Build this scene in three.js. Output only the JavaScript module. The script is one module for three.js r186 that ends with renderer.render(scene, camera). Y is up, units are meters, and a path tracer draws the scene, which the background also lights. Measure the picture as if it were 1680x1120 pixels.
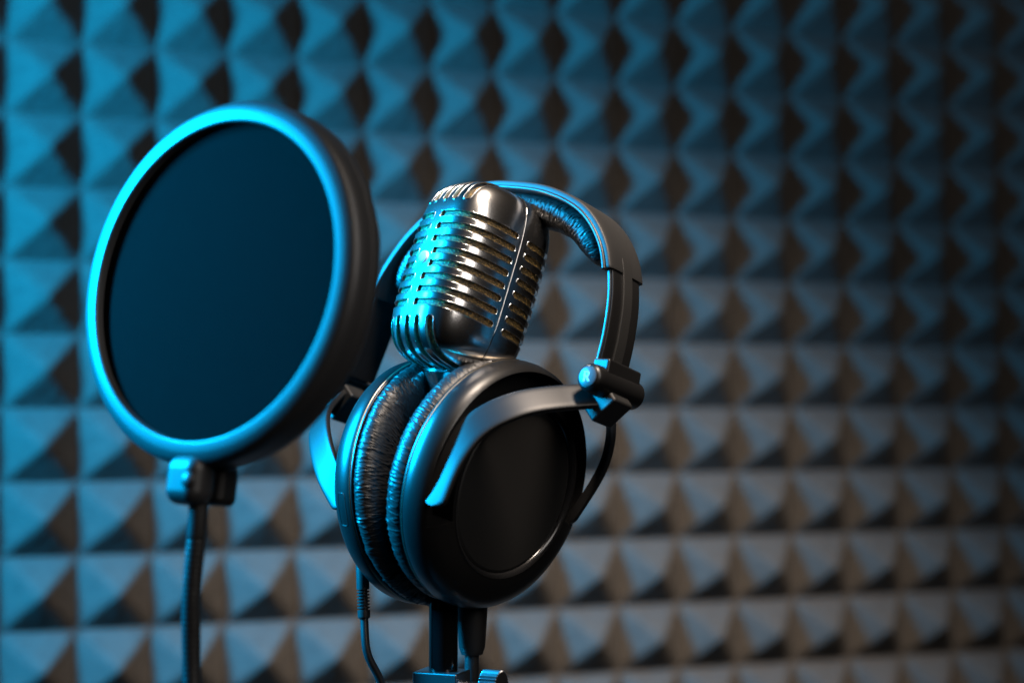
import * as THREE from 'three';
import { mergeGeometries, mergeVertices, toCreasedNormals } from 'three/addons/utils/BufferGeometryUtils.js';
import { RoundedBoxGeometry } from 'three/addons/geometries/RoundedBoxGeometry.js';
import { TextGeometry } from 'three/addons/geometries/TextGeometry.js';
import { FontLoader } from 'three/addons/loaders/FontLoader.js';
import { RectAreaLightUniformsLib } from 'three/addons/lights/RectAreaLightUniformsLib.js';
import { Brush, Evaluator, SUBTRACTION, INTERSECTION } from 'three-bvh-csg';
import { createNoise3D } from 'simplex-noise';

// ---------------------------------------------------------------- camera, exposure, lamps
const scene = new THREE.Scene();
scene.background = new THREE.Color(0, 0, 0);
const EYE = 1.2;                                             // height of the lens above the studio floor
const V = (x, y, z) => new THREE.Vector3(x, y, z);
const W = (x, y, z) => new THREE.Vector3(x, y + EYE, z);     // metres, measured from the lens position
const camera = new THREE.PerspectiveCamera(23.92, 1024 / 682, 0.02, 20);
camera.position.copy(W(0, 0, 0));
camera.lookAt(W(0, Math.sin(0.0412), -Math.cos(0.0412)));
camera.focus = 0.640;
camera.userData.fStop = 4.6;
const renderer = new THREE.WebGLRenderer({ antialias: true });
renderer.toneMapping = THREE.LinearToneMapping;
renderer.toneMappingExposure = 1.0;
renderer.shadowMap.enabled = true;

const CYAN = new THREE.Color().setRGB(0.001, 0.46, 1.0);
const WHITE = new THREE.Color().setRGB(1.0, 0.92, 0.85);
const WARM = new THREE.Color().setRGB(1.0, 0.82, 0.67);
const CYAN_AT = W(-0.60, 0.27, -0.62), CYAN_AIM = W(-0.20, 0.0, -0.82);
const WARM_AT = W(0.24, 0.80, -0.38), WARM_AIM = W(0.04, -0.42, -1.16);
const STRIP_AT = W(0.54, 0.56, 0.08), STRIP_AIM = W(0.0, 0.02, -0.65);
function spot(colour, intensity, at, aim, angle, penumbra, radius) {
  const l = new THREE.SpotLight(colour, intensity, 0, angle, penumbra, 2);
  const d = aim.clone().sub(at).normalize();
  l.position.copy(at).addScaledVector(d, 0.10); l.target.position.copy(aim);
  l.castShadow = true; l.shadow.radius = radius / 0.02; l.shadow.mapSize.set(2048, 2048); l.shadow.bias = -0.0005;
  return l;
}
const warmLight = spot(WARM, 13, WARM_AT, WARM_AIM, 0.43, 1, 0.10); warmLight.name = 'warm_lamp_beam';
RectAreaLightUniformsLib.init();
function panelLight(name, colour, intensity, w, h, at, aim) {
  const l = new THREE.RectAreaLight(colour, intensity, w, h); l.name = name;
  l.position.copy(at).addScaledVector(aim.clone().sub(at).normalize(), 0.01); l.lookAt(aim); scene.add(l);
}
panelLight('cyan_lamp_face', CYAN, 570, 0.10, 0.30, CYAN_AT, CYAN_AIM);
panelLight('strip_lamp_face', WHITE, 5.0, 0.30, 0.80, STRIP_AT, STRIP_AIM);
scene.add(warmLight, warmLight.target);

// ---------------------------------------------------------------- helpers
let seed = 7; const rnd = () => (seed = (seed * 16807) % 2147483647) / 2147483647;
const noise3 = createNoise3D(rnd);
const MM = 0.001;
const taken = {};
const numbered = (n) => { const k = (taken[n] = (taken[n] ?? -1) + 1); return k ? n + '_' + String(k).padStart(3, '0') : n; };
function obj(name, geo, mat, parent) {
  const m = new THREE.Mesh(geo, mat); m.name = parent === scene ? numbered(name) : name; m.castShadow = m.receiveShadow = true; parent.add(m); return m;
}
function thing(name, label, category, group) {
  const g = new THREE.Group(); g.name = numbered(name); g.userData = { label, category }; if (group) g.userData.group = group; scene.add(g); return g;
}
function basis(o, pos, x, y, z) { o.position.copy(pos); o.quaternion.setFromRotationMatrix(new THREE.Matrix4().makeBasis(x, y, z)); return o; }
const mm = (g) => g.scale(MM, MM, MM);
function std(r, g, b, rough, metal = 0, extra = {}) {
  const m = new THREE.MeshPhysicalMaterial({ roughness: rough, metalness: metal, side: THREE.DoubleSide, ...extra }); m.color.setRGB(r, g, b); return m;
}
// a surface over a grid; u or v may be closed
function grid(nu, nv, fn, closedU = false, closedV = false) {
  const pos = [], uv = [], idx = [], cu = closedU ? nu : nu + 1, cv = closedV ? nv : nv + 1;
  for (let j = 0; j < cv; j++) for (let i = 0; i < cu; i++) { const p = fn(i / nu, j / nv); pos.push(p[0], p[1], p[2]); uv.push(p[3] ?? i / nu, p[4] ?? j / nv); }
  for (let j = 0; j < nv; j++) for (let i = 0; i < nu; i++) {
    const a = j * cu + i, b = j * cu + (i + 1) % cu, c = ((j + 1) % cv) * cu + i, d = ((j + 1) % cv) * cu + (i + 1) % cu;
    idx.push(a, b, d, a, d, c);
  }
  const g = new THREE.BufferGeometry();
  g.setAttribute('position', new THREE.Float32BufferAttribute(pos, 3)); g.setAttribute('uv', new THREE.Float32BufferAttribute(uv, 2)); g.setIndex(idx); g.computeVertexNormals();
  return g;
}
const sg = (x, e) => Math.sign(x) * Math.pow(Math.abs(x), e);
// sweep a rounded section along frames {p, a (width way), b (thickness way)}
function sweep(frames, width, thick, e = 4, segs = 24, bumpFn = null) {
  const n = frames.length - 1, N = n + 4;
  return grid(segs, N, (u, v) => {
    let k = Math.round(v * N) - 2, s = 1;
    if (k < 0) { s = k === -2 ? 0.001 : 0.93; k = 0; } else if (k > n) { s = k === n + 2 ? 0.001 : 0.93; k = n; }
    const f = frames[k], t = k / n, ang = u * 2 * Math.PI, w = typeof width === 'function' ? width(t) : width, h = typeof thick === 'function' ? thick(t) : thick;
    const cw = sg(Math.cos(ang), 2 / e) * w / 2 * s, ch = sg(Math.sin(ang), 2 / e) * h / 2 * s;
    let q = f.p.clone().addScaledVector(f.a, cw).addScaledVector(f.b, ch);
    if (bumpFn) { const d = bumpFn(t, ang, cw, ch) * s; q.addScaledVector(f.a, Math.cos(ang) * d).addScaledVector(f.b, Math.sin(ang) * d); }
    return [q.x, q.y, q.z];
  }, true, false);
}
// frames along a curve: `across` is the width direction (constant or per t)
function framesOn(curve, n, across, t0 = 0, t1 = 1) {
  const out = [];
  for (let i = 0; i <= n; i++) {
    const t = t0 + (t1 - t0) * i / n, p = curve.getPointAt(t), tan = curve.getTangentAt(t), A = (typeof across === 'function' ? across(t) : across).clone();
    A.addScaledVector(tan, -A.dot(tan)).normalize();
    out.push({ p, a: A, b: new THREE.Vector3().crossVectors(A, tan).normalize() });
  }
  return out;
}
const tube = (pts, r, n = 80, seg = 12, closed = false) => new THREE.TubeGeometry(new THREE.CatmullRomCurve3(pts, closed, 'centripetal'), n, r, seg, closed);
// lathe profile [r, y] in millimetres, round the y axis, sharp corners kept
function lathe(profile, seg = 128, crease = 0.6) {
  const g = new THREE.LatheGeometry(profile.map(([r, y]) => new THREE.Vector2(Math.max(r, 0.0001), y)), seg);
  return crease ? toCreasedNormals(g, crease) : g;
}
function box(w, h, d, r = 0.6, s = 3) { return new RoundedBoxGeometry(w, h, d, s, r); }
const evaluator = new Evaluator(); evaluator.useGroups = false; evaluator.attributes = ['position', 'normal'];
const brush = (g) => { const q = g.index ? g.clone() : mergeVertices(g.clone()); q.deleteAttribute('uv'); const b = new Brush(q); b.updateMatrixWorld(); return b; };
function csg(a, list, op = SUBTRACTION) { let r = a; for (const g of list) r = evaluator.evaluate(r, brush(g), op); return r; }
const bare = (g) => { const q = g.index ? g.toNonIndexed() : g; for (const k of Object.keys(q.attributes)) if (k !== 'position' && k !== 'normal') q.deleteAttribute(k); return q; };

function noiseTexture(size, fn, colour = false) {
  const d = new Uint8Array(size * size * 4);
  for (let y = 0; y < size; y++) for (let x = 0; x < size; x++) { const c = fn(x / size, y / size), k = (y * size + x) * 4; for (let i = 0; i < 3; i++) d[k + i] = Math.max(0, Math.min(255, (Array.isArray(c) ? c[i] : c) * 255)); d[k + 3] = 255; }
  const t = new THREE.DataTexture(d, size, size); t.wrapS = t.wrapT = THREE.RepeatWrapping; t.magFilter = THREE.LinearFilter; t.minFilter = THREE.LinearMipmapLinearFilter; t.generateMipmaps = true;
  if (colour) t.colorSpace = THREE.SRGBColorSpace; t.needsUpdate = true; return t;
}
// tiling noise on a torus-like lookup
const tile = (u, v, k, z = 0) => noise3(Math.cos(u * 2 * Math.PI) * k + 9.1 * z, Math.sin(u * 2 * Math.PI) * k + Math.cos(v * 2 * Math.PI) * k * 1.31, Math.sin(v * 2 * Math.PI) * k * 1.31 + z);

// ---------------------------------------------------------------- materials
const grainTex = noiseTexture(256, () => rnd());
const foamTex = noiseTexture(512, (u, v) => 0.5 + 0.22 * tile(u, v, 14) + 0.2 * tile(u, v, 30, 3) + 0.25 * (rnd() - 0.5));
const foamTone = noiseTexture(256, (u, v) => { const t = 0.80 + 0.13 * tile(u, v, 3, 1) + 0.10 * tile(u, v, 11, 2) + 0.10 * (rnd() - 0.5); return [t, t * 0.985, t * 0.97]; });
const M = {
  foam: std(0.046, 0.040, 0.0335, 0.95, 0, { map: foamTone, bumpMap: foamTex, bumpScale: 0.0009 }),
  wall: std(0.10, 0.10, 0.10, 0.9),
  plastic: std(0.0060, 0.0060, 0.0062, 0.35),
  satin: std(0.0085, 0.0085, 0.0088, 0.44),
  matte: std(0.0065, 0.0065, 0.0067, 0.58),
  plate: std(0.010, 0.010, 0.010, 0.52),
  gloss: std(0.010, 0.010, 0.0105, 0.22),
  leather: std(0.013, 0.013, 0.0133, 0.43),
  ring: std(0.026, 0.026, 0.027, 0.44),
  nylon: std(0.0022, 0.0022, 0.0024, 0.9, 0, { specularIntensity: 0.1 }),
  chrome: std(0.72, 0.71, 0.70, 0.19, 1),
  polished: std(0.78, 0.77, 0.75, 0.10, 1),
  blackMetal: std(0.004, 0.004, 0.0042, 0.14, 0.0),
  steel: std(0.30, 0.30, 0.31, 0.32, 1),
  coil: std(0.03, 0.03, 0.031, 0.38, 0.3),
  cable: std(0.014, 0.014, 0.015, 0.42),
  bead: std(0.40, 0.33, 0.24, 0.35, 1),
  capBlue: std(0.05, 0.055, 0.06, 0.35),
  letter: std(0.30, 0.31, 0.32, 0.4),
};

// ---------------------------------------------------------------- wall and acoustic foam
const YAW = 0.3417, uDir = V(Math.cos(YAW), 0, -Math.sin(YAW)), nDir = V(Math.sin(YAW), 0, Math.cos(YAW)), up = V(0, 1, 0);
const O = W(-0.2958, 0.2500, -1.0999);                    // a valley crossing of the foam, column 0, row 0
const P = 0.05, H = 0.024, BASE = 0.022;
const onWall = (u, v, n) => O.clone().addScaledVector(uDir, u).addScaledVector(up, v).addScaledVector(nDir, n);
{
  const wall = obj('wall', new THREE.BoxGeometry(2.4, 2.0, 0.08), M.wall, scene); wall.userData.kind = 'structure';
  basis(wall, onWall(0.45, -0.22, -BASE - 0.0405), uDir, up, nDir);
}
function pyramid(v) {
  const r = [rnd(), rnd(), rnd()].map((x) => x - 0.5), tx = 0.05 + r[0] * 0.03, ty = r[1] * 0.03, hh = H * (1 + r[2] * 0.03), n = 14;
  const g = grid(n, n, (a, b) => {
    // nodes gather near the rim and the tip
    const f = (t) => { const s = t * 2 - 1; return Math.sign(s) * (Math.abs(s) * 0.75 + 0.25 * Math.pow(Math.abs(s), 2)); };
    const x = f(a), y = f(b), k = 16, m = Math.pow(Math.pow(Math.abs(x), k) + Math.pow(Math.abs(y), k), 1 / k), mx = Math.min(1, m);
    let h = 1 - Math.sqrt(mx * mx + 0.0022) + 0.0;
    h = h < 0.10 ? Math.max(0, h < 0 ? 0 : h * h / 0.2 + h * 0.5) : h;
    const w = Math.max(0, h), wob = noise3(x * 2 + v * 7, y * 2, v) * 0.022 * Math.min(1, (1 - mx) * 5);
    return [x * P / 2 + tx * w * P, y * P / 2 + ty * w * P, (w + wob) * hh, (x + 1) * 0.5 * 0.35 + v * 0.21, (y + 1) * 0.5 * 0.35 + v * 0.13];
  });
  return g;
}
const pyramids = [0, 1, 2, 3, 4].map(pyramid);
function foamPanel(label, c0, c1, r0, r1) {
  const t = thing('acoustic_foam_panel', label, 'acoustic foam', 'pyramid foam panels on the wall');
  const cu = (c0 + c1) / 2 * P, cv = -(r0 + r1) / 2 * P, w = (c1 - c0) * P - 0.0016, h = (r1 - r0) * P - 0.001;
  basis(t, onWall(cu, cv, -BASE), uDir, up, nDir);
  const b = obj('base_sheet', new THREE.BoxGeometry(w, h, BASE), M.foam, t); b.position.set(0, 0, BASE / 2 - 0.0002);
  for (let r = r0; r < r1; r++) for (let c = c0; c < c1; c++) {
    const p = obj('pyramid', pyramids[Math.floor(rnd() * 5)], M.foam, t);
    p.position.set((c + 0.5) * P - cu, -(r + 0.5) * P - cv, BASE);
    p.scale.set(c === c0 || c === c1 - 1 ? 0.992 : 1, 1, 1);
  }
}
foamPanel('large dark pyramid foam panel behind the microphone and headphones', -1, 16, -4, 13);
foamPanel('narrow strip of pyramid foam beside the large panel, next to the cyan lamp', -5, -1, -4, 13);
foamPanel('narrow strip of pyramid foam beside the large panel, at its dark far end', 16, 20, -4, 13);

// ---------------------------------------------------------------- microphone
// body axes: s = its right-hand side, u = up along the body, f = the way the front looks
const PSI = 0.87, BETA = 0.36;
const fh = V(-Math.sin(PSI), 0, Math.cos(PSI)), mS = V(Math.cos(PSI), 0, Math.sin(PSI));
const mF = fh.clone().multiplyScalar(Math.cos(BETA)).addScaledVector(up, Math.sin(BETA)), mU = up.clone().multiplyScalar(Math.cos(BETA)).addScaledVector(fh, -Math.sin(BETA));
const MIC = W(-0.0145, 0.0493, -0.6504);
const mic = thing('microphone', 'vintage style chrome microphone with slotted grille tilted back between the headphones', 'microphone');
basis(mic, MIC, mS, mU, mF);                                 // x = s, y = u, z = f
{
  const A = 21.2, BF = 28.5, BB = 22, C = 39, NC = 3.3, PU = 4.1;
  const level = (s, u, f, d = 0) => { const a = A - d, b = (f > 0 ? BF : BB) - d, c = C - d; return Math.pow(Math.pow(Math.abs(s / a), NC) + Math.pow(Math.abs(f / b), NC), PU / NC) + Math.pow(Math.abs(u / c), PU); };
  function ray(o, d, off = 0) { let lo = 0, hi = 80; for (let i = 0; i < 34; i++) { const k = (lo + hi) / 2; if (level(o[0] + d[0] * k, o[1] + d[1] * k, o[2] + d[2] * k, off) < 1) lo = k; else hi = k; } return [o[0] + d[0] * lo, o[1] + d[1] * lo, o[2] + d[2] * lo]; }
  function solid(off, nu, nv) {
    // even spacing round the section and up the profile
    const even = (fn, n) => { const m = 4000, L = [0]; let q = fn(0); for (let i = 1; i <= m; i++) { const r = fn(i / m); L.push(L[i - 1] + Math.hypot(r[0] - q[0], r[1] - q[1])); q = r; } const out = []; let k = 0; for (let i = 0; i <= n; i++) { const t = L[m] * i / n; while (k < m - 1 && L[k + 1] < t) k++; out.push((k + (t - L[k]) / (L[k + 1] - L[k] || 1)) / m); } return out; };
    const sec = (t) => { const an = t * 2 * Math.PI, c = Math.sin(an), s2 = Math.cos(an); return [sg(c, 2 / NC) * (A - off), sg(s2, 2 / NC) * ((s2 > 0 ? BF : BB) - off)]; };
    const prof = (t) => { const an = (t - 0.5) * Math.PI; return [Math.pow(Math.max(0, Math.cos(an)), 2 / PU) * 22, sg(Math.sin(an), 2 / PU) * (C - off)]; };
    const eu = even(sec, nu), ev = even(prof, nv);
    const g = grid(nu, nv, (u, v) => { const q = sec(eu[Math.round(u * nu)]), r = prof(ev[Math.round(v * nv)]), k = Math.max(r[0] / 22, 0.0005); return [q[0] * k, r[1], q[1] * k, Math.atan2(q[0], q[1]) * 22, r[1]]; }, true, false);
    const p = g.attributes.position, nn = g.attributes.normal, e = 0.01;
    for (let i = 0; i < p.count; i++) { const s = p.getX(i), u = p.getY(i), f = p.getZ(i); const d = V(level(s + e, u, f, off) - level(s - e, u, f, off), level(s, u + e, f, off) - level(s, u - e, f, off), level(s, u, f + e, off) - level(s, u, f - e, off)); if (d.lengthSq() > 1e-12) { d.normalize(); nn.setXYZ(i, d.x, d.y, d.z); } else nn.setXYZ(i, 0, Math.sign(u), 0); }
    return g;
  }
  const outer = solid(0, 160, 110), inner = solid(0.9, 100, 70);
  const half = (z0, z1) => { const g = new THREE.BoxGeometry(80, 120, z1 - z0); g.translate(0, 0, (z0 + z1) / 2); return g; };
  const hollow = evaluator.evaluate(brush(outer), brush(inner), SUBTRACTION);
  // slot shapes: half-stadium in the (f, u) plane pushed through sideways, or in the (s, u) plane pushed through from the front
  const RS = 1.48, ROWS = [-18.9, -13.5, -8.1, -2.7, 2.7, 8.1, 13.5, 18.9];
  function sideSlot(u, fEnd, dir, s0, sgn) {
    const sh = new THREE.Shape(); sh.moveTo(dir * 60, -RS); sh.lineTo(fEnd, -RS); sh.absarc(fEnd, 0, RS, -Math.PI / 2, dir > 0 ? -3 * Math.PI / 2 : Math.PI / 2, dir > 0); sh.lineTo(dir * 60, RS); sh.closePath();
    const g = new THREE.ExtrudeGeometry(sh, { depth: 40, bevelEnabled: false, curveSegments: 10 });   // x = f, y = u, z = depth
    g.applyMatrix4(new THREE.Matrix4().makeBasis(V(0, 0, 1), V(0, 1, 0), V(-1, 0, 0)));               // shape x -> f, depth -> -s
    g.translate(sgn > 0 ? s0 + 40 : -s0, u, 0);
    return g;
  }
  const RV = 1.55;
  function endSlot(s, uEnd, dir, f0) {
    const sh = new THREE.Shape(); sh.moveTo(s - RV, dir * 60); sh.lineTo(s - RV, uEnd); sh.absarc(s, uEnd, RV, Math.PI, dir > 0 ? 2 * Math.PI : 0, dir < 0); sh.lineTo(s + RV, dir * 60); sh.closePath();
    const g = new THREE.ExtrudeGeometry(sh, { depth: 60, bevelEnabled: false, curveSegments: 10 }); g.translate(0, 0, f0); return g;
  }
  const cuts = [], rims = [], backCuts = [], backRims = [];
  const tubeOn = (pts, list, r = 0.24) => { const g = tube(pts.map((q) => V(q[0], q[1], q[2])), r, Math.max(60, pts.length * 2), 6, true); list.push(bare(g)); };
  const sectionPoint = (u, ang) => ray([0, u, 0], [Math.sin(ang), 0, Math.cos(ang)]);
  function sideRim(u, fEnd, dir, s0, sgn, list) {
    const pts = [], n = 22;
    const angAt = (s, f) => Math.atan2(s, f);
    const run = (uu, rev) => { const q = []; const a0 = angAt(s0, ray([s0, uu, 0], [0, 0, dir])[2]), sEnd = ray([0, uu, fEnd], [1, 0, 0])[0], a1 = angAt(sEnd, fEnd); for (let i = 0; i <= n; i++) q.push(sectionPoint(uu, a0 + (a1 - a0) * i / n)); return rev ? q.reverse() : q; };
    pts.push(...run(u - RS, false));
    for (let i = 1; i < 8; i++) { const an = -Math.PI / 2 + Math.PI * i / 8; const uu = u + RS * Math.sin(an), ff = fEnd - dir * RS * Math.cos(an); pts.push(ray([0, uu, ff], [1, 0, 0])); }
    pts.push(...run(u + RS, true));
    tubeOn(pts.map((q) => [q[0] * sgn, q[1], q[2]]), list, 0.2);
  }
  ROWS.forEach((u, i) => { for (const sgn of [1, -1]) {
    const mid = Math.abs(u) < 3, s0 = mid ? 4.6 : 2.3;
    cuts.push(sideSlot(u, 3.4, 1, s0, sgn)); sideRim(u, 3.4, 1, s0, sgn, rims);
    backCuts.push(sideSlot(u - 0.6, -4.4, -1, 3, sgn)); sideRim(u - 0.6, -4.4, -1, 3, sgn, backRims);
  } });
  function endRim(s, uEnd, dir, f0) {
    const pts = [], n = 16, run = (ss, rev) => { const q = []; const f1 = ray([ss, uEnd, 0], [0, 0, 1])[2], uB = ray([ss, 0, f0], [0, dir, 0])[1], a0 = Math.atan2(uEnd, f1), a1 = Math.atan2(uB, f0); for (let i = 0; i <= n; i++) { const an = a0 + (a1 - a0) * i / n; q.push(ray([ss, 0, 0], [0, Math.sin(an), Math.cos(an)])); } return rev ? q.reverse() : q; };
    pts.push(...run(s - RV, true));
    for (let i = 1; i < 8; i++) { const an = Math.PI - Math.PI * i / 8; const ss = s + RV * Math.cos(an), uu = uEnd - dir * RV * Math.sin(an); pts.push(ray([ss, uu, 0], [0, 0, 1])); }
    pts.push(...run(s + RV, false));
    tubeOn(pts, rims, 0.2);
  }
  for (const s of [-12, -6, 0, 6, 12]) { cuts.push(endSlot(s, -25.5, -1, 6)); endRim(s, -25.5, -1, 6); cuts.push(endSlot(s, 27.0, 1, 4)); endRim(s, 27.0, 1, 4); }
  const front = csg(evaluator.evaluate(hollow, brush(half(0.22, 60)), INTERSECTION), cuts);
  const back = csg(evaluator.evaluate(hollow, brush(half(-60, -0.22)), INTERSECTION), backCuts);
  const shell = obj('front_shell', mm(mergeGeometries([bare(front.geometry), ...rims])), M.chrome, mic);
  obj('rear_shell', mm(mergeGeometries([bare(back.geometry), ...backRims])), M.chrome, mic).userData.label = 'rear half of the housing with short side slots';
  // polished bead along the joint of the two halves
  const bead = []; for (let i = 0; i < 160; i++) { const an = i / 160 * 2 * Math.PI, q = ray([0, 0, 0], [Math.sin(an), Math.cos(an), 0]); bead.push(V(q[0], q[1], 0)); }
  obj('joint_bead', mm(tube(bead, 0.27, 320, 8, true)), M.polished, mic);
  // badge with its rim
  const bz = ray([0, 0, 0], [0, 0, 1])[2];
  const badge = lathe([[0, 1.05], [2.0, 0.95], [2.6, 0.7], [2.9, 0.1], [2.9, -1.5]], 40, 0.8); badge.rotateX(Math.PI / 2); badge.translate(0, 0, bz);
  obj('badge', mm(badge), std(0.75, 0.75, 0.74, 0.42, 0.6), mic);
  // centre rib, slightly proud
  // speckled gauze behind the slots
  const gauzeTone = noiseTexture(180, () => { const k = rnd(), j = rnd(); return k > 0.80 ? [0.60 + j * 0.3, 0.47 + j * 0.26, 0.24 + j * 0.18] : [0.06 + j * 0.20, 0.05 + j * 0.16, 0.02 + j * 0.07]; }, true);
  const gauzeBump = noiseTexture(180, (u, v) => 0.5 + 0.5 * (rnd() - 0.5) + 0.2 * tile(u, v, 25));
  gauzeTone.repeat.set(1 / 34, 1 / 34); gauzeBump.repeat.set(1 / 34, 1 / 34);
  obj('gauze_lining', mm(solid(1.05, 120, 90)), std(1, 1, 1, 0.55, 0.25, { map: gauzeTone, bumpMap: gauzeBump, bumpScale: 0.0004 }), mic);
  // swivel neck under the body and the plug hanging from it
  const inMic = (w) => mic.worldToLocal(w.clone());
  mic.updateMatrixWorld(true);
  const foot = W(-0.0262, -0.012, -0.6445), headBottom = mic.localToWorld(V(0, -0.036, 0.001));
  const nd = foot.clone().sub(headBottom), len = nd.length();
  const neck = lathe([[0, 0], [9.5, 0], [10, -1], [9.6, -3], [8.2, -7], [7.6, -12], [7.8, -len * 1000 + 3], [7.4, -len * 1000], [0, -len * 1000]], 64, 0.5); mm(neck);
  const nm = obj('swivel_neck', neck, M.chrome, mic);
  const q = new THREE.Quaternion().setFromUnitVectors(V(0, -1, 0), nd.clone().normalize());
  nm.quaternion.copy(mic.quaternion.clone().invert().multiply(q)); nm.position.copy(inMic(headBottom));
  const plug = lathe([[0, 0], [5.2, 0], [6.3, -1.5], [6.4, -30], [6.2, -31], [6.2, -32], [6.4, -33], [6.3, -46], [5.4, -60], [4.4, -63], [0, -63]], 48, 0.4); mm(plug);
  const pm = obj('cable_plug', plug, M.matte, mic); pm.position.copy(inMic(W(-0.0163, -0.037, -0.6600))); pm.quaternion.copy(mic.quaternion.clone().invert());
  const ct = tube([W(-0.0163, -0.099, -0.66), W(-0.0166, -0.14, -0.662), W(-0.02, -0.2, -0.668), W(-0.024, -0.32, -0.672)].map(inMic), 0.0030, 40, 12);
  obj('cable', ct, M.cable, mic);
}

// ---------------------------------------------------------------- microphone stand
{
  const st = thing('microphone_stand', 'black metal microphone stand with clamp block and knurled knob under the headphones', 'stand');
  const base = W(-0.0275, -0.42, -0.6495); st.position.copy(base);
  const L = (x, y, z) => W(x, y, z).sub(base);
  const pole = new THREE.CylinderGeometry(0.0058, 0.0058, 0.40, 48); pole.translate(0, 0.40 - 0.18, 0); obj('pole', pole, M.blackMetal, st).position.set(0, -0.0, 0.0);
  const yaw = -0.36, blk = new THREE.Group();
  const bg = box(19.0, 15, 15, 0.7); mm(bg); const b = obj('clamp_block', bg, M.steel, st); b.position.copy(L(-0.0281, -0.1122, -0.6485)); b.rotation.y = yaw;
  const band = mm(box(19.6, 1.0, 15.6, 0.3)); const s2 = obj('clamp_plate', band, M.steel, st); s2.position.copy(L(-0.0281, -0.1120, -0.6485)); s2.rotation.y = yaw;
  const kn = []; for (let i = 0; i <= 24; i++) { } 
  const sh = new THREE.Shape(); const teeth = 30; for (let i = 0; i < teeth * 2; i++) { const a = i / (teeth * 2) * 2 * Math.PI, r = i % 2 ? 5.7 : 6.3; if (i) sh.lineTo(r * Math.cos(a), r * Math.sin(a)); else sh.moveTo(r, 0); } sh.closePath();
  const kg = new THREE.ExtrudeGeometry(sh, { depth: 7, bevelEnabled: true, bevelSize: 0.5, bevelThickness: 0.5, bevelSegments: 2 }); mm(kg);
  const k = obj('knob', kg, M.steel, st); k.position.copy(L(-0.0108, -0.1105, -0.6440)); k.rotation.y = 1.15;
  const scr = new THREE.CylinderGeometry(0.0016, 0.0016, 0.014, 20); scr.rotateZ(Math.PI / 2); const sm = obj('screw', scr, M.steel, st); sm.position.copy(L(-0.0165, -0.1105, -0.6475)); sm.rotation.y = yaw;
  const bs = mm(lathe([[0, 0], [70, 0], [72, 2], [72, 8], [69, 11], [20, 15], [10, 18], [9, 40], [0, 40]], 96, 0.5)); obj('round_base', bs, M.matte, st);
}

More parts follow.
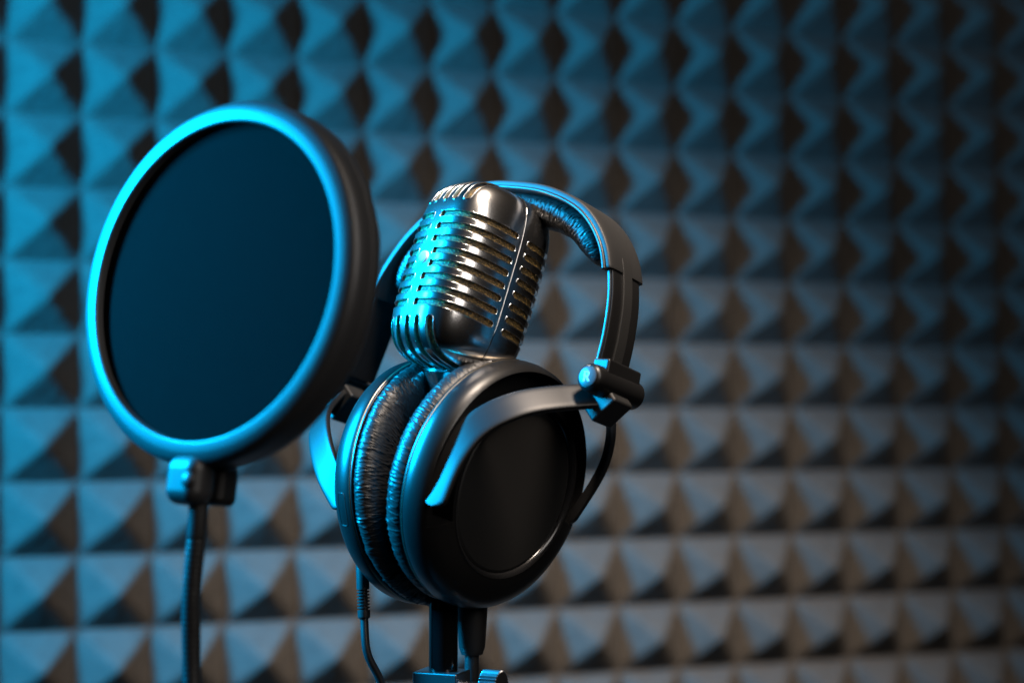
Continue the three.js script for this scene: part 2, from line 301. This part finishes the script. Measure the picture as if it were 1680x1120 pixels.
// ---------------------------------------------------------------- headphones
const GAMMA = 0.23, AZ = 0.918;
const hX = V(Math.sin(AZ), 0, Math.cos(AZ)), hZ0 = V(-Math.cos(AZ), 0, Math.sin(AZ));
const hY = up.clone().multiplyScalar(Math.cos(GAMMA)).addScaledVector(hZ0, -Math.sin(GAMMA)), hZ = hZ0.clone().multiplyScalar(Math.cos(GAMMA)).addScaledVector(up, Math.sin(GAMMA));
const HP = W(-0.0217, -0.0298, -0.6538);
const hp = thing('headphones', 'black over-ear headphones with leather pads hung over the microphone', 'headphones');
basis(hp, HP, hX, hY, hZ);
const font = await new FontLoader().loadAsync('fonts/droid/droid_sans_bold.typeface.json');
{
  const SEP = 17;
  // --- ear cups (millimetres; y = outward, x = fore-aft, z = up)
  const shellProfile = [[0, -1.4], [46.5, -1.4], [49.6, -1.3], [49.9, -0.9], [49.9, -0.45], [49.3, -0.2], [49.3, 0.1], [50.0, 0.35], [50.3, 1.2], [50.2, 4], [49.4, 7.2], [47.8, 9.8], [45.6, 11.6], [43, 12.7], [39, 13.5], [35.4, 13.9], [34.6, 13.7], [33.8, 12.6], [33.4, 12.2], [0, 12.2]];
  function creaseMap(th, s, ph) {   // leather folds across the pad
    const R = 30, k = 0.30, c = Math.cos(th) * R, d = Math.sin(th) * R;
    const bend = 1.6 * noise3(c * 0.10, d * 0.10, s * 0.35 + ph);
    const c2 = Math.cos(th + bend * 0.02) * R, d2 = Math.sin(th + bend * 0.02) * R;
    const a = 1 - Math.abs(noise3(c2 * 0.55, d2 * 0.55, s * 0.32 + ph)), b = 1 - Math.abs(noise3(c2 * 1.2, d2 * 1.2, s * 0.7 + ph + 9));
    const env = 0.55 + 0.45 * noise3(c * 0.12, d * 0.12, ph + 4);
    return -(0.66 * Math.pow(a, 12) * env + 0.26 * Math.pow(b, 7)) + 0.10 * noise3(c * 2.2, d * 2.2, s * 1.6 + ph);
  }
  function pad(ph, thick) {
    // profile round a soft ring: r 28..49, y -1..-thick
    const prof = new THREE.CatmullRomCurve3([[46.2, -0.6], [49.0, -2.6], [50.2, -6.5], [49.2, -10.5], [45.6, -13.6], [40, -14.6], [34, -13.2], [29.5, -9], [28.3, -4], [28.3, 0]].map(([r, y]) => V(r, y * thick / 14.6, 0)), false, 'centripetal');
    const nv = 40, pts = prof.getSpacedPoints(nv), nr = pts.map((p, i) => { const t = (pts[Math.min(nv, i + 1)].clone().sub(pts[Math.max(0, i - 1)])).normalize(); return V(-t.y, t.x, 0); });
    return grid(1000, nv, (u, v) => {
      const th = u * 2 * Math.PI, i = Math.round(v * nv), p = pts[i], n = nr[i], fade = Math.min(1, v * 9, (1 - v) * 6);
      const d = -creaseMap(th, v * 9, ph) * fade * 1.1;
      const r = p.x + n.x * d, y = p.y + n.y * d;
      return [r * Math.cos(th), y, r * Math.sin(th)];
    }, true, false);
  }
  function cup(side, ph, TAU) {
    const n = V(side * Math.cos(TAU), -Math.sin(TAU), 0), x = V(0, 0, side), z = new THREE.Vector3().crossVectors(x, n);
    const solidShell = lathe(shellProfile, 160, 0.5);
    // channel for the yoke round the upper half
    const ring = new THREE.Shape(); const a0 = side > 0 ? -0.52 : -0.16, a1 = Math.PI + (side > 0 ? 0.16 : 0.44); ring.absarc(0, 0, 47.2, a0, a1, false); ring.absarc(0, 0, 36.6, a1, a0, true); ring.closePath();
    const cg = new THREE.ExtrudeGeometry(ring, { depth: 20, bevelEnabled: false, curveSegments: 90 }); cg.rotateX(Math.PI / 2); cg.translate(0, 23.2, 0);
    const cut = csg(brush(solidShell), [cg]);
    const m = obj('ear_cup', mm(toCreasedNormals(cut.geometry, 0.5)), M.plastic, hp);
    basis(m, V(side > 0 ? SEP : -13.5, 0, 0).multiplyScalar(MM), x, n, z);
    obj('ear_pad', mm(pad(ph, side > 0 ? 12.0 : 10.0)), M.leather, m);
    const pl = lathe([[0, 13.2], [20, 13.1], [32.2, 12.7], [33.0, 12.3], [33.2, 11]], 128, 0.4); obj('cover_plate', mm(pl), M.plate, m);
    const tr = lathe([[33.3, 12.0], [33.5, 12.9], [34.6, 13.95], [35.4, 14.1], [35.6, 13.6]], 160, 0.9); obj('trim_ring', mm(tr), M.gloss, m);
    const sm = lathe([[49.9, -0.32], [50.15, -0.15], [50.2, 0.05], [49.9, 0.25], [49.4, 0.0], [49.9, -0.32]], 160, 1); obj('seam_ring', mm(sm), M.bead, m);
    const tb = mm(box(6, 1.4, 2.4, 0.5)); const t = obj('latch_tab', tb, M.plate, m); const ta = Math.PI * 0.56; t.position.set(43.6 * Math.cos(ta) * MM, 7.4 * MM, 43.6 * Math.sin(ta) * MM); t.rotation.y = Math.PI / 2 - ta;
    return m;
  }
  const near = cup(1, 0, 0.22), far = cup(-1, 31, 0);
  near.userData.label = 'ear cup with a round matte cover plate'; far.userData.label = 'ear cup that carries the cable socket';
  // --- yokes
  const HX = 67, HY = 37, HXs = (side) => (side > 0 ? HX : 71);
  function yoke(side) {
    const front = side > 0 ? [[25.5, -17, 44.5], [31.5, 3, 43], [37.5, 15, 39], [47.5, 24.5, 30], [58, 31, 15]] : [[19, -18, 43], [33, -4, 42], [50, 14, 33], [63, 26, 17]];
    const rear = side > 0 ? [[26, -8, -44], [40, 14, -42], [50, 25, -31], [59, 31, -15]] : [[25, -8, -43], [37, 10, -39], [50, 23, -30], [62, 31, -15]];
    const pts = [...rear, [side > 0 ? 65 : 70, 34.5, 0], ...front.reverse()].map(([x, y, z]) => V(side * x, y, z));
    const cv = new THREE.CatmullRomCurve3(pts, false, 'centripetal');
    const fr = framesOn(cv, 120, V(side * 0.70, -0.71, 0));
    const D = V(side * 0.74, 0.67, 0), Wd = new THREE.Vector3().crossVectors(V(0, 0, 1), D).normalize();
    const g = sweep(fr, (t) => { const e = Math.min(t, 1 - t); return (Math.pow(Math.min(1, e / 0.018), 0.5) * 0.7 + 0.3) * (t < 0.5 ? 4.2 : 12.2) + (t < 0.5 ? 7.8 : -0.2) * THREE.MathUtils.smoothstep(e, t < 0.5 ? 0.3 : 0.0, t < 0.5 ? 0.48 : 0.22); }, (t) => 2.6 + 0.5 * Math.sin(t * Math.PI), 4.5, 28);
    const y = obj('yoke', mm(g), M.satin, hp);
    const hub = mm(box(13, 15, 13, 1.2)); const h = obj('hub_block', hub, M.matte, y);
    const hm = new THREE.Matrix4().makeBasis(D.clone().multiplyScalar(1), Wd.clone(), new THREE.Vector3().crossVectors(D, Wd)); h.quaternion.setFromRotationMatrix(hm); h.position.set(side * (HXs(side) - 1) * MM, (HY - 3.5) * MM, 0);
    return y;
  }
  yoke(1); yoke(-1);
  // --- hinges
  function hinge(side) {
    const g = lathe([[0, 16.2], [4.1, 16.2], [4.9, 15.7], [5.4, 14.9], [5.7, 12], [6.0, -6], [6.0, -13.5], [5.6, -15.4], [4.4, -16.8], [2.4, -17.6], [0, -17.8]], 64, 0.5); g.rotateX(Math.PI / 2); mm(g);
    const h = obj('hinge', g, M.plastic, hp); h.position.copy(V(side * (HXs(side) + 1.5), HY + 2, 0).multiplyScalar(MM));
    const cap = lathe([[0, 16.75], [3.6, 16.7], [4.0, 16.45], [4.05, 15.9]], 48, 0.6); cap.rotateX(Math.PI / 2); mm(cap); obj('end_cap', cap, M.capBlue, h);
    const collar = mm(box(7.5, 7, 23, 1.0)); const c = obj('collar', collar, M.plastic, h); c.position.set(side * 1.2 * MM, 5.2 * MM, -1 * MM); c.rotation.z = -side * 0.05;
    if (side > 0) { const t = new TextGeometry('R', { font, size: 4.2, depth: 0.25, curveSegments: 8, bevelEnabled: false }); t.computeBoundingBox(); const b = t.boundingBox; t.translate(-(b.min.x + b.max.x) / 2, -(b.min.y + b.max.y) / 2, 16.65); mm(t); obj('letter', t, M.letter, h); }
    return h;
  }
  hinge(1); hinge(-1);
  // --- headband
  const arc = [[66.5, 40], [69, 58], [68.8, 76], [64.5, 93], [53.5, 107.5], [36, 117], [18, 121.3], [0, 122.5]];
  const all = [...arc.map(([x, y]) => V(x, y, 0)), ...[[-19, 116.8], [-36, 105], [-46.5, 92], [-56, 74], [-61, 58], [-66, 41]].map(([x, y]) => V(x, y, 0))];
  const bandCurve = new THREE.CatmullRomCurve3(all, false, 'centripetal'), zAx = V(0, 0, 1);
  const tAt = (y, from, to) => { let t = from; for (let i = 0; i <= 400; i++) { t = from + (to - from) * i / 400; if (bandCurve.getPointAt(t).y >= y) break; } return t; };
  const tR = tAt(83, 0, 0.5), tL = tAt(77.5, 1, 0.5);
  const coverW = (t) => 24.5 + 1.0 * Math.sin(t * Math.PI);
  const fr = framesOn(bandCurve, 140, zAx, tR, tL);
  const shift = (frames, d) => frames.map((f) => ({ p: f.p.clone().addScaledVector(f.b, d), a: f.a, b: f.b }));
  const bSign = fr[70].b.y > 0 ? 1 : -1;                     // b points outward when +1
  const hb = obj('headband', mm(sweep(fr, coverW, 4.2, 5, 36)), M.matte, hp);
  const lip = []; for (const f of framesOn(bandCurve, 120, zAx, tR, tL)) lip.push(f.p.clone().addScaledVector(f.a, 12.2).addScaledVector(f.b, -bSign * 1.2));
  obj('edge_piping', mm(tube(lip, 0.9, 200, 10)), M.satin, hb);
  const frc = shift(framesOn(bandCurve, 420, zAx, tR + 0.035, tL - 0.035), -bSign * 7.0);
  const soft = (t) => Math.pow(Math.min(1, Math.sin(Math.min(1, Math.min(t, 1 - t) * 9) * Math.PI / 2)), 0.6);
  const cushion = sweep(frc, (t) => 21.5 * (0.55 + 0.45 * soft(t)), (t) => 12.5 * (0.35 + 0.65 * soft(t)), 2.6, 72, (t, an) => {
    const L = t * 250, q = Math.abs(noise3(L * 0.42, an * 0.9, 3.3)), q2 = Math.abs(noise3(L * 0.9, an * 2.0, 8.1));
    return -(0.42 * Math.pow(1 - q, 7) + 0.22 * Math.pow(1 - q2, 5)) + 0.08 * noise3(L * 1.7, an * 4, 1);
  });
  obj('cushion', mm(cushion), M.leather, hb);
  // --- sliders
  for (const side of [1, -1]) {
    const t0 = side > 0 ? 0.012 : 1 - 0.012, t1 = side > 0 ? tR + 0.03 : tL - 0.03;
    const f2 = framesOn(bandCurve, 40, zAx, t0, t1), s = obj('slider', mm(sweep(f2, 19.5, 3.0, 7, 28)), M.plastic, hp);
    const out = Math.sign(f2[20].b.x) * side;
    obj('ridge', mm(sweep(shift(f2.slice(1, -1), out * 1.5), 6.4, 1.5, 7, 20)), M.plate, s);
    const edge = f2.slice(1, -1).map((f) => f.p.clone().addScaledVector(f.a, 9.75)); 
    obj('edge_strip', mm(tube(edge, 0.55, 60, 8)), M.satin, s);
  }
  // cable socket fairing and panel lines on the far cup
  const lineAt = (pts, r = 0.16) => mm(tube(pts, r, 80, 6, true));
  const onRim = (ang, y) => { const r = 50.32 - (y > 4 ? (y - 4) * 0.28 : 0); return V(r * Math.cos(ang), y, r * Math.sin(ang)); };
  const c0 = Math.PI + 0.42, pl = []; for (let i = 0; i < 40; i++) { const a = i / 40 * 2 * Math.PI; pl.push(onRim(c0 + sg(Math.cos(a), 0.35) * 0.13, 4.4 + sg(Math.sin(a), 0.35) * 2.1)); }
  obj('panel_line', lineAt(pl, 0.13), M.plate, far);
}

// ---------------------------------------------------------------- headphone cable
{
  const cb = thing('headphone_cable', 'thin black headphone cable with ribbed plug hanging from the ear cup', 'cable');
  const a = W(-0.0600, -0.0615, -0.6470), b = W(-0.0590, -0.0822, -0.6455); cb.position.copy(b);
  const d = b.clone().sub(a).normalize(), L = a.distanceTo(b) * 1000;
  const prof = [[0, 2], [2.3, 2], [2.55, 1], [2.6, -L * 0.52]];
  for (let i = 0; i < 7; i++) { const y = -L * 0.52 - i * 1.25; prof.push([1.75, y - 0.1], [1.75, y - 0.55], [2.55, y - 0.65], [2.55, y - 1.15]); }
  const yEnd = prof[prof.length - 1][1]; prof.push([2.5, yEnd - 2.2], [2.2, yEnd - 2.8], [0, yEnd - 2.8]);
  const g = lathe(prof, 40, 0.4); mm(g); const m = obj('plug', g, M.coil, cb); m.quaternion.setFromUnitVectors(V(0, -1, 0), d); m.position.copy(a).sub(b);
  const e = a.clone().addScaledVector(d, (-yEnd + 2.4) * MM);
  const pts = [e, W(-0.0575, -0.0969, -0.6435), W(-0.0517, -0.1106, -0.6460), W(-0.046, -0.16, -0.652), W(-0.05, -0.25, -0.66), W(-0.06, -0.36, -0.66), W(-0.09, -0.4165, -0.64), W(-0.16, -0.4176, -0.62)].map((p) => p.clone().sub(b));
  obj('cord', tube(pts, 0.00165, 160, 14), M.cable, cb);
}

// ---------------------------------------------------------------- pop filter
{
  const pf = thing('pop_filter', 'round black pop filter with nylon screen on a gooseneck', 'pop filter');
  const SC = 1.085, C = W(-0.1036, 0.0440, -0.5487), n = V(-0.5603, 0.1517, 0.8143).normalize(), x = new THREE.Vector3().crossVectors(up, n).normalize(), z = new THREE.Vector3().crossVectors(x, n).normalize();
  basis(pf, C, x, n, z); pf.scale.setScalar(SC);              // y = the way the screen looks, -z = up
  const ringP = [[51.3, -5], [51.3, -0.9], [51.6, -0.25], [52.1, 0], [54.9, 0], [55.3, -0.12], [56.8, -0.55], [58.0, -1.3], [58.8, -2.5], [59.2, -4.4], [59.3, -8], [59.3, -8.3], [59.0, -8.6], [59.3, -8.9], [59.2, -11.5], [58.4, -13.2], [56.6, -13.8], [52.6, -13.8], [52.3, -13.2], [51.3, -5]];
  obj('hoop', mm(lathe(ringP, 200, 0.45)), M.ring, pf);
  const weave = noiseTexture(256, (u, v) => 0.5 + 0.25 * Math.sin(u * 2 * Math.PI * 32) * Math.sin(v * 2 * Math.PI * 32) + 0.3 * (rnd() - 0.5)); 
  const nyl = M.nylon.clone(); nyl.color.copy(M.nylon.color); const wt = weave; wt.repeat.set(14, 14); nyl.bumpMap = wt; nyl.bumpScale = 0.0003; nyl.map = noiseTexture(512, (u, v) => { const t = 0.86 + 0.10 * tile(u, v, 2.5, 5) + 0.08 * tile(u, v, 9, 6) + 0.34 * (rnd() - 0.5); return t; });
  const disc = new THREE.CircleGeometry(52.6, 96); disc.rotateX(-Math.PI / 2);
  const d1 = disc.clone(); d1.translate(0, -2.9, 0); obj('front_screen', mm(d1), nyl, pf);
  const d2 = disc.clone(); d2.translate(0, -10, 0); obj('rear_screen', mm(d2), nyl, pf);
  // clamp under the hoop
  const cl = (r0, r1, len, y0, zz, xx, name) => { const g = lathe([[0, 0], [r0 * 0.8, 0], [r0, -0.9], [r1, -len + 1.2], [r1 * 0.85, -len], [0, -len]], 48, 0.6); mm(g); const m = obj(name, g, M.ring, pf); m.position.set(xx * MM, y0 * MM, zz * MM); return m; };
  const lug = mm(box(14.5, 11, 15, 4.4, 6)); const lm = obj('clamp_body', lug, M.ring, pf); lm.position.set(-0.8 * MM, -3.2 * MM, 63.4 * MM);
  const lug2 = mm(box(11, 9, 13, 2.6, 5)); const lm2 = obj('clamp_jaw', lug2, M.matte, pf); lm2.position.set(0.4 * MM, -14 * MM, 63.5 * MM);
  const sc = new THREE.SphereGeometry(2.6, 28, 20); sc.scale(1, 0.6, 1); mm(sc); const s1 = obj('screw_cap', sc, M.ring, pf); s1.position.set(3.6 * MM, 2.0 * MM, 63.6 * MM);
  // gooseneck
  pf.updateMatrixWorld(true); const inP = (w) => pf.worldToLocal(w.clone());
  const start = pf.localToWorld(V(0.0010, -0.0062, 0.070));
  const pts = [start, start.clone().add(V(-0.0006, -0.010, 0)), W(start.x - 0.0026, start.y - EYE - 0.030, start.z - 0.002), W(start.x - 0.0030, start.y - EYE - 0.065, start.z - 0.006), W(-0.103, -0.165, -0.538), W(-0.090, -0.215, -0.56), W(-0.062, -0.248, -0.60), W(-0.0330, -0.252, -0.644)];
  const cv = new THREE.CatmullRomCurve3(pts.map(inP), false, 'centripetal');
  const nS = 900, fr = framesOn(cv, nS, V(1, 0, 0)), Lc = cv.getLength();
  const gn = grid(20, nS, (u, v) => { const k = Math.round(v * nS), f = fr[k], s = v * Lc, an = u * 2 * Math.PI, smooth = s < 0.010; const r = smooth ? 0.00315 : 0.0028 + 0.00028 * Math.abs(Math.sin(s / 0.0018 * Math.PI + an * 0.5)); const q = f.p.clone().addScaledVector(f.a, Math.cos(an) * r).addScaledVector(f.b, Math.sin(an) * r); return [q.x, q.y, q.z]; }, true, false);
  obj('gooseneck', gn, M.coil, pf);
  const cg = mm(box(22, 20, 22, 2.5)); const cm = obj('pole_clamp', cg, M.matte, pf); cm.position.copy(inP(W(-0.0280, -0.252, -0.6495))); cm.quaternion.copy(pf.quaternion.clone().invert());
}

// ---------------------------------------------------------------- the two lamps beside the set
function lamp(name, label, at, aim, w, h, colour, glow) {
  const t = thing(name, label, 'lamp'); const d = aim.clone().sub(at).normalize(), x = new THREE.Vector3().crossVectors(up, d).normalize(), y = new THREE.Vector3().crossVectors(d, x);
  basis(t, at, x, y, d);
  const hs = new THREE.BoxGeometry(w + 0.03, h + 0.03, 0.06); hs.translate(0, 0, -0.035); obj('housing', hs, M.matte, t);
  const em = new THREE.MeshStandardMaterial({ roughness: 0.8, emissive: colour, emissiveIntensity: glow }); em.color.setRGB(0.5, 0.5, 0.5);
  const pn = new THREE.PlaneGeometry(w, h); pn.translate(0, 0, 0.002); obj('light_diffuser', pn, em, t);
  for (const s of [-1, 1]) { const fl = new THREE.BoxGeometry(0.004, h + 0.03, 0.05); fl.translate(s * (w / 2 + 0.013), 0, 0.025); obj('hood_side', fl, M.matte, t); const f2 = new THREE.BoxGeometry(w + 0.03, 0.004, 0.05); f2.translate(0, s * (h / 2 + 0.013), 0.025); obj('hood_side', f2, M.matte, t); }
}
lamp('led_panel_lamp', 'cyan LED panel lamp beside the pop filter', CYAN_AT, CYAN_AIM, 0.10, 0.30, CYAN, 5.0);
lamp('spot_lamp', 'warm white spot lamp high above the headphones', WARM_AT, WARM_AIM, 0.10, 0.10, WARM, 4.0);
lamp('strip_softbox_lamp', 'tall warm white strip softbox lamp facing the microphone side', STRIP_AT, STRIP_AIM, 0.30, 0.80, WHITE, 1.5);

{ // added blocker, out of view, only there to darken the far end of the wall
  const f = thing('added_light_blocker', 'added unseen black cloth on a thin arm, blocking part of the cyan lamp', 'flag');
  const at = W(-0.335, 0.22, -0.760), d = at.clone().sub(CYAN_AT).setY(0).normalize(), x = new THREE.Vector3().crossVectors(up, d).normalize();
  basis(f, at, x, up, d);
  obj('cloth', new THREE.BoxGeometry(0.084, 0.56, 0.003), M.matte, f);
  for (const s of [-1, 1]) { const r = new THREE.CylinderGeometry(0.003, 0.003, 0.56, 12); r.translate(s * 0.0435, 0, 0); obj('frame_rod', r, M.steel, f); }
  const arm = new THREE.CylinderGeometry(0.004, 0.004, 1.0, 12); arm.translate(0, -0.78, 0); obj('stand_arm', arm, M.steel, f);
}

renderer.render(scene, camera);
